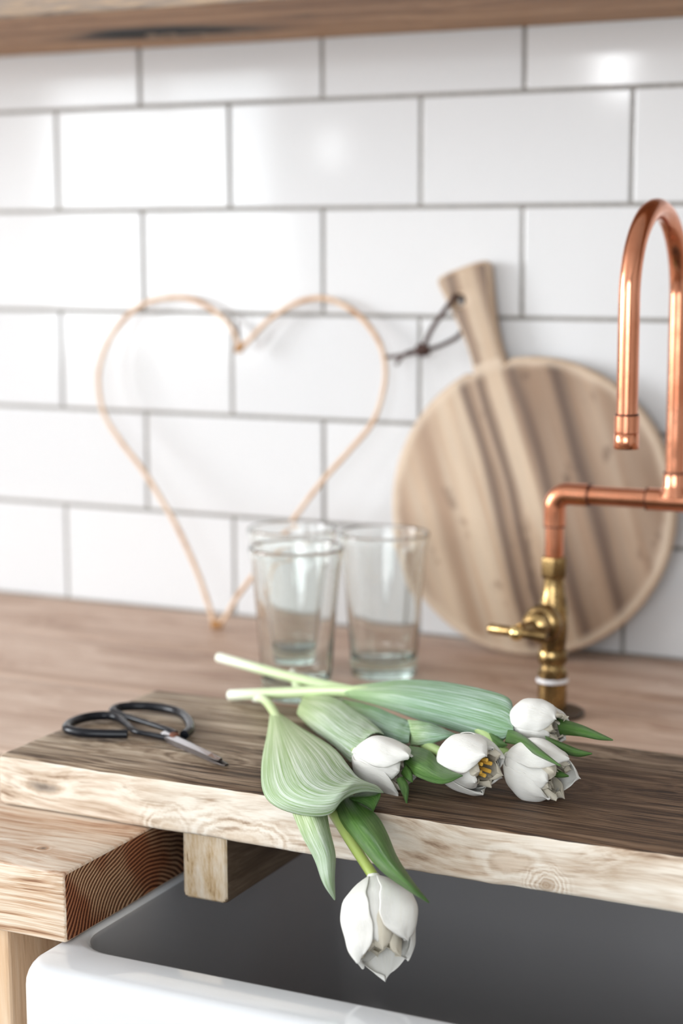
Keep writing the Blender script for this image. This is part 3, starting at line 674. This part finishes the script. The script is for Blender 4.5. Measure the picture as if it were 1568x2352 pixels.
TULIP_DATA = {
  'tulip1': dict(stem=[[0.3597, -0.425, 0.0409], [0.3774, -0.442, 0.0451], [0.4061, -0.478, 0.045], [0.4649, -0.56, 0.0439], [0.5025, -0.603, 0.0376], [0.524, -0.625, 0.0336], [0.5441, -0.643, 0.0251], [0.5648, -0.655, 0.0103]],
    leaves=[
      [[[0.3969, -0.47, 0.0436], [0.4186, -0.515, 0.0416], [0.447, -0.575, 0.0398], [0.4752, -0.622, 0.0359], [0.5053, -0.644, 0.0365], [0.5328, -0.65, 0.0405], [0.5415, -0.648, 0.0507], [0.5463, -0.632, 0.0519], [0.5515, -0.612, 0.0462]], [[0.4038, -0.475, 0.0469], [0.4376, -0.528, 0.0495], [0.4792, -0.592, 0.0526], [0.5101, -0.635, 0.053], [0.5298, -0.648, 0.0533], [0.5422, -0.65, 0.0566], [0.5441, -0.638, 0.0562], [0.5467, -0.622, 0.0521], [0.5515, -0.612, 0.0462]], [[0.4046, -0.468, 0.044], [0.441, -0.508, 0.0486], [0.4892, -0.555, 0.0528], [0.5162, -0.588, 0.0529], [0.5259, -0.598, 0.051], [0.5324, -0.603, 0.0499], [0.5382, -0.606, 0.0495], [0.5453, -0.608, 0.0488], [0.5515, -0.612, 0.0462]]],
      [[[0.4939, -0.627, 0.0377], [0.5132, -0.647, 0.0259], [0.527, -0.656, 0.0146], [0.5358, -0.662, 0.0033], [0.5424, -0.66, -0.0064]], [[0.5101, -0.634, 0.0432], [0.5289, -0.656, 0.0335], [0.5391, -0.664, 0.0216], [0.5425, -0.667, 0.0073], [0.5424, -0.66, -0.0064]], [[0.5175, -0.622, 0.0395], [0.5289, -0.64, 0.0301], [0.5368, -0.648, 0.0171], [0.5402, -0.656, 0.006], [0.5424, -0.66, -0.0064]]],
      [[[0.5184, -0.612, 0.034], [0.5294, -0.63, 0.0326], [0.5497, -0.648, 0.0275], [0.5723, -0.662, 0.0174], [0.594, -0.672, 0.0122], [0.6086, -0.674, 0.0075]], [[0.5235, -0.612, 0.0424], [0.5502, -0.645, 0.0399], [0.5684, -0.662, 0.0345], [0.5841, -0.674, 0.0264], [0.5995, -0.68, 0.0183], [0.6086, -0.674, 0.0075]], [[0.5217, -0.598, 0.0388], [0.5507, -0.622, 0.0365], [0.5665, -0.64, 0.0328], [0.5801, -0.655, 0.0242], [0.5957, -0.668, 0.0163], [0.6086, -0.674, 0.0075]]],
      [[[0.5264, -0.618, 0.0396], [0.5376, -0.62, 0.0411], [0.5467, -0.622, 0.0391], [0.5495, -0.623, 0.0377]], [[0.5328, -0.616, 0.0431], [0.544, -0.62, 0.0447], [0.5502, -0.622, 0.0423], [0.5495, -0.623, 0.0377]], [[0.5353, -0.606, 0.0442], [0.5468, -0.61, 0.0461], [0.5509, -0.615, 0.0458], [0.5495, -0.623, 0.0377]]],
    ]),
  'tulip2': dict(stem=[[0.3582, -0.362, 0.0462], [0.3926, -0.415, 0.0465], [0.4416, -0.473, 0.0501], [0.484, -0.522, 0.0506], [0.5072, -0.558, 0.0521]],
    leaves=[
      [[[0.4058, -0.432, 0.0492], [0.4394, -0.455, 0.0575], [0.4767, -0.49, 0.0581], [0.5011, -0.515, 0.0583], [0.5181, -0.538, 0.0593]], [[0.4119, -0.452, 0.05], [0.4479, -0.49, 0.0542], [0.4832, -0.528, 0.0561], [0.5074, -0.552, 0.0586], [0.5167, -0.56, 0.0646]], [[0.4152, -0.465, 0.0445], [0.4397, -0.49, 0.0428], [0.4767, -0.53, 0.0458], [0.5026, -0.56, 0.0463], [0.5073, -0.566, 0.0473]]],
      [[[0.5439, -0.577, 0.0443], [0.5517, -0.587, 0.0403], [0.5582, -0.593, 0.0351]], [[0.5471, -0.58, 0.0466], [0.5562, -0.591, 0.0431], [0.5582, -0.593, 0.0351]], [[0.5482, -0.576, 0.0462], [0.5562, -0.586, 0.0434], [0.5582, -0.593, 0.0351]]],
      [[[0.5442, -0.571, 0.0466], [0.551, -0.577, 0.0449], [0.5562, -0.58, 0.0448]], [[0.5468, -0.573, 0.0503], [0.5537, -0.579, 0.048], [0.5562, -0.58, 0.0448]], [[0.5473, -0.57, 0.0523], [0.5538, -0.576, 0.0495], [0.5562, -0.58, 0.0448]]],
    ]),
  'tulip3': dict(stem=[[0.3958, -0.4, 0.0484], [0.447, -0.446, 0.0493], [0.4813, -0.472, 0.0507], [0.5262, -0.514, 0.0536], [0.564, -0.552, 0.0565]],
    leaves=[
      [[[0.4406, -0.44, 0.0526], [0.4749, -0.462, 0.0562], [0.5091, -0.49, 0.0582], [0.5208, -0.5, 0.0596]], [[0.4477, -0.458, 0.0522], [0.4848, -0.49, 0.0548], [0.5164, -0.518, 0.0582], [0.5315, -0.528, 0.0601]], [[0.4531, -0.462, 0.0466], [0.4865, -0.495, 0.0484], [0.5187, -0.525, 0.0517], [0.5334, -0.535, 0.0552]]],
      [[[0.5167, -0.5, 0.0609], [0.539, -0.515, 0.0648], [0.5546, -0.525, 0.0644], [0.5692, -0.537, 0.0651]], [[0.5306, -0.526, 0.0601], [0.5481, -0.536, 0.0641], [0.5609, -0.54, 0.0658], [0.5692, -0.537, 0.0651]], [[0.5318, -0.53, 0.052], [0.549, -0.538, 0.0573], [0.5598, -0.54, 0.0622], [0.5692, -0.537, 0.0651]]],
      [[[0.5362, -0.54, 0.0556], [0.5551, -0.552, 0.0576], [0.5758, -0.575, 0.0556], [0.593, -0.588, 0.0559]], [[0.5422, -0.56, 0.0541], [0.5622, -0.577, 0.0564], [0.5805, -0.59, 0.0548], [0.593, -0.588, 0.0559]], [[0.5416, -0.562, 0.0478], [0.5623, -0.582, 0.0486], [0.5828, -0.594, 0.051], [0.593, -0.588, 0.0559]]],
    ]),
  'tulip4': dict(stem=[[0.2895, -0.356, 0.0501], [0.3568, -0.382, 0.0494], [0.4263, -0.418, 0.0537], [0.5046, -0.462, 0.0626], [0.5631, -0.503, 0.0647], [0.6031, -0.54, 0.0565]],
    leaves=[
      [[[0.6237, -0.53, 0.0699], [0.6369, -0.535, 0.0683], [0.6485, -0.54, 0.0671], [0.6599, -0.545, 0.0668]], [[0.6277, -0.537, 0.0688], [0.6402, -0.542, 0.0672], [0.651, -0.545, 0.0663], [0.6599, -0.545, 0.0668]], [[0.6272, -0.53, 0.0636], [0.639, -0.536, 0.0619], [0.6506, -0.542, 0.063], [0.6599, -0.545, 0.0668]]],
      [[[0.6327, -0.545, 0.0555], [0.6418, -0.55, 0.0547], [0.6479, -0.553, 0.0533]], [[0.6351, -0.55, 0.0543], [0.6427, -0.554, 0.0539], [0.6479, -0.553, 0.0533]], [[0.6332, -0.546, 0.0497], [0.6413, -0.55, 0.0508], [0.6479, -0.553, 0.0533]]],
      [[[0.5788, -0.512, 0.0652], [0.5899, -0.525, 0.0646], [0.603, -0.54, 0.0638]], [[0.5834, -0.522, 0.0645], [0.5944, -0.535, 0.0634], [0.603, -0.54, 0.0638]], [[0.5794, -0.515, 0.058], [0.5915, -0.532, 0.0581], [0.603, -0.54, 0.0638]]],
    ]),
  'tulip5': dict(stem=[[0.3386, -0.425, 0.0406], [0.3908, -0.432, 0.0498], [0.448, -0.448, 0.0606], [0.5293, -0.482, 0.0721], [0.5942, -0.512, 0.0747]],
    leaves=[
      [[[0.4389, -0.44, 0.061], [0.4717, -0.448, 0.0698], [0.506, -0.458, 0.0778], [0.5472, -0.476, 0.0825], [0.5874, -0.5, 0.0841], [0.5965, -0.515, 0.0772]], [[0.4438, -0.45, 0.0606], [0.482, -0.47, 0.0675], [0.5184, -0.486, 0.0715], [0.5592, -0.505, 0.0734], [0.5942, -0.525, 0.075], [0.6031, -0.53, 0.0728]], [[0.4436, -0.446, 0.0559], [0.4792, -0.464, 0.0572], [0.5167, -0.482, 0.056], [0.5594, -0.505, 0.0571], [0.5895, -0.524, 0.0592], [0.6031, -0.529, 0.0717]]],
      [[[0.5978, -0.526, 0.0709], [0.6143, -0.542, 0.0718], [0.633, -0.562, 0.0704], [0.6536, -0.584, 0.0685]], [[0.6001, -0.534, 0.0686], [0.6168, -0.55, 0.0708], [0.635, -0.569, 0.0702], [0.6536, -0.584, 0.0685]], [[0.5971, -0.53, 0.0622], [0.6142, -0.546, 0.0661], [0.6322, -0.564, 0.0667], [0.6536, -0.584, 0.0685]]],
      [[[0.6238, -0.508, 0.0763], [0.6412, -0.515, 0.0758], [0.6548, -0.52, 0.0734], [0.6665, -0.525, 0.071]], [[0.6272, -0.516, 0.073], [0.6436, -0.521, 0.0734], [0.657, -0.525, 0.0724], [0.6665, -0.525, 0.071]], [[0.6274, -0.512, 0.0664], [0.6423, -0.518, 0.0689], [0.6564, -0.523, 0.0696], [0.6665, -0.525, 0.071]]],
    ]),
}

# ------------------------------------------------------------------ tulips
def uv_grid(bm, grid, closed=False):
    uvl = bm.loops.layers.uv.verify(); n, m = len(grid), len(grid[0])
    for i in range(n-1):
        for j in range(m-1 if not closed else m):
            q = ((i, j), (i, j+1), (i+1, j+1), (i+1, j))
            vs = [grid[a][b % m] for a, b in q]
            f = bm.faces.new(vs)
            for lp, (a, b) in zip(f.loops, q): lp[uvl].uv = (a/(n-1), b/(m if closed else m-1))
def sheet(name, grid, mat, parent, thick, sub=1):
    bm = bmesh.new(); G = [[bm.verts.new(p) for p in row] for row in grid]; uv_grid(bm, G)
    o = build(name, bm, mat, parent, angle=180)
    s = o.modifiers.new('thickness', 'SOLIDIFY'); s.thickness = thick; s.offset = 0
    if sub: q = o.modifiers.new('smooth', 'SUBSURF'); q.levels = sub; q.render_levels = sub
    return o
def make_leaf(L, Mi, R, mat, t, seed):
    n, m = 26, 10; a, b, c = cr(L, n), cr(Mi, n), cr(R, n); grid = []
    for i in range(n+1):
        ctl = 2*b[i]-.5*(a[i]+c[i]); row = []
        for j in range(m+1):
            u = j/m; p = a[i]*(1-u)**2+ctl*2*u*(1-u)+c[i]*u*u
            w = (c[i]-a[i]).length
            nz = mnoise.noise((i*.35+seed*7, j*.5, seed))*.02*w + mnoise.noise((i*.10+seed*3, j*1.6, seed*2))*.012*w
            row.append(p+Vector((0, -.5, .85))*nz)
        grid.append(row)
    return sheet('leaf', grid, mat, t, .0009)
def interp(x, xs, ys):
    for i in range(len(xs)-1):
        if x <= xs[i+1]: 
            t = (x-xs[i])/(xs[i+1]-xs[i]); t = t*t*(3-2*t)*.5+t*.5; return ys[i]+(ys[i+1]-ys[i])*t
    return ys[-1]
def make_bloom(t, base, axis, L, R, spin, seed, opened=0., ref=(0, 0, 1), spec=None, core=5, st=.66):
    rnd = random.Random(seed); a = Vector(axis).normalized(); e1 = Vector(ref); e1 = (e1-a*e1.dot(a)).normalized(); e2 = a.cross(e1); B = Vector(base)
    bm = bmesh.new(); lathe(bm, [(0, -.002), (.0034, -.001), (.0045, .0015), (.0035, .004), (0, .005)], 16, B, a)
    rec = build('bloom', bm, M['stem'], t)
    def petal(phi, l, r, w0, op, mat, curl=.0, point=1., lift=0.):
        n, m = 16, 12; grid = []; s0 = rnd.uniform(0, 50); twist = rnd.uniform(-.18, .18); fold = rnd.uniform(.02, .07)*rnd.choice((-1, 1)); nb = .11 if point > .8 else .20
        for i in range(n+1):
            s = 1-(1-i/n)**1.45
            rho = r*interp(s, [0, .10, .28, .52, .78, 1], [.14, .52, .90, 1.0, .88+op*.35, .66+op*.9])
            h = l*s
            wid = w0*interp(s, [0, .12, .38, .62, .82, .93, 1], [.28, .58, .95, 1.0, .80+.06*(1-point), .46+.5*(1-point), .0])
            row = []
            for j in range(m+1):
                v = 2*j/m-1; ang = phi+v*wid/max(rho, r*.55)+twist*s
                rr = rho*(1-curl*v*v*s+.035*math.cos(v*PI)*sstep(.1, .5, s))+lift*s*r
                rr += r*nb*mnoise.noise((s*2.2+s0, v*1.7, s0))*sstep(.1, .6, s) - r*fold*math.exp(-(v/.22)**2)*sstep(.15, .6, s) + r*.05*mnoise.noise((s*6+s0, v*4, s0))*sstep(.5, 1, s)
                hh = h-l*.05*v*v*s + l*.03*mnoise.noise((s*2, v*2+s0, s0))*s
                row.append(B+a*hh+(e1*math.cos(ang)+e2*math.sin(ang))*rr)
            grid.append(row)
        return sheet('petal', grid, mat, rec, .0006)
    for k in range(0 if spec else 3):
        petal(spin+2*PI*k/3+rnd.uniform(-.1, .1), L*rnd.uniform(.86, 1.08), R*1.0, R*1.0, opened+rnd.uniform(-.08, .10), M['petal'], .05, 1.0, .02)
    for (f_, l_, r_, w_, o_) in spec or ():
        petal(f_, L*l_, R*r_, R*w_, o_, M['petal'], .06, 1.0, .02)
    for k in range(0 if spec else 3):
        petal(spin+PI/3+2*PI*k/3+rnd.uniform(-.12, .12), L*rnd.uniform(.86, 1.0), R*.90, R*.92, opened*.9+rnd.uniform(-.08, .08), M['petal'], .08, .9)
    for k in range(6):
        petal(spin+.4+2*PI*k/6+rnd.uniform(-.2, .2), L*rnd.uniform(.84, .98), R*.74, R*.60, opened*.8+rnd.uniform(-.05, .20), M['petal_in'], .22, .6)
    for k in range(core):
        petal(spin+.9+2*PI*k/5+rnd.uniform(-.3, .3), L*rnd.uniform(.76, .92), R*.50, R*.44, opened*.6+rnd.uniform(-.1, .2), M['petal_in'], .35, .5)
    bm = bmesh.new()
    for k in range(6):
        ang = spin+2*PI*k/6; d = e1*math.cos(ang)+e2*math.sin(ang)
        tube(bm, [B+a*L*.15+d*R*.08, B+a*L*(st-.18)+d*R*.20, B+a*L*(st-.12)+d*R*.24, B+a*L*st+d*R*.26], [.0006, .0006, .0014, .0013], 6)
    tube(bm, [B, B+a*L*.4, B+a*L*.55], [.002, .0022, .003], 8)
    build('stamen_cluster', bm, M['anther'], rec)
    return rec
def make_stem(P, rad, mat, t):
    n = 36; pts = cr(P, n); bm = bmesh.new(); tube(bm, pts, rad, 12, caps=True)
    uvl = bm.loops.layers.uv.verify(); bm.verts.index_update()
    for f in bm.faces:
        for lp in f.loops: lp[uvl].uv = ((lp.vert.index//12)/n, .5)
    return build('stem', bm, mat, t, angle=60)
def make_tulip(key, label, srad, smat, leafmats, bloom):
    D = TULIP_DATA[key]; mid = D['stem'][len(D['stem'])//2]
    t = thing('tulip', label, 'tulip', (mid[0], mid[1], .0355), 'cut white tulips on the plank')
    make_stem(D['stem'], srad, M[smat], t)
    for i, (l, m) in enumerate(zip(D['leaves'], leafmats)): make_leaf(*l, M[m], t, i+len(label))
    make_bloom(t, D['stem'][-1], **bloom)
    return t
make_tulip('tulip1', 'white tulip whose bloom hangs head down over the front of the plank', .0032, 'stem', ['leaf', 'leaf', 'leaf_green', 'leaf_green'],
    dict(axis=(.32, -.42, -.85), L=.0500, R=.0215, spin=.5, seed=11, opened=.05, ref=(.44, -.88, .15),
         spec=[(PI, 1.16, 1.0, .95, .0), (2.2, 1.0, .98, .95, .10), (-2.2, .98, .98, .95, .10), (.1, .80, .80, .85, .05), (1.15, 1.0, 1.02, .95, .0), (-1.08, .82, 1.06, 1.0, .12)]))
make_tulip('tulip2', 'white tulip with a broad cupped leaf, bloom beside the drooping tulip', .0034, 'stem_pale', ['leaf', 'leaf_green', 'leaf_green'],
    dict(axis=(.93, -.28, -.16), L=.046, R=.0178, spin=.2, seed=5, opened=.12))
make_tulip('tulip3', 'white tulip between two blooms with yellow stamens showing in its open mouth', .0034, 'stem_pale', ['leaf_blue', 'leaf_blue', 'leaf_green'],
    dict(axis=(.90, -.36, -.02), L=.044, R=.0188, spin=.9, seed=8, opened=.22, core=0, st=.86))
make_tulip('tulip4', 'white tulip lying under the topmost tulip, bloom resting on the plank', .0040, 'stem_pale', ['leaf_green', 'leaf_green', 'leaf_green'],
    dict(axis=(.93, -.26, -.17), L=.045, R=.0188, spin=.3, seed=21, opened=.12))
make_tulip('tulip5', 'white tulip lying on top of the bunch, wrapped in a long blue-green leaf', .0043, 'stem_pale', ['leaf_blue', 'leaf_green', 'leaf_green'],
    dict(axis=(.96, -.20, -.08), L=.040, R=.0165, spin=.7, seed=30, opened=.0))
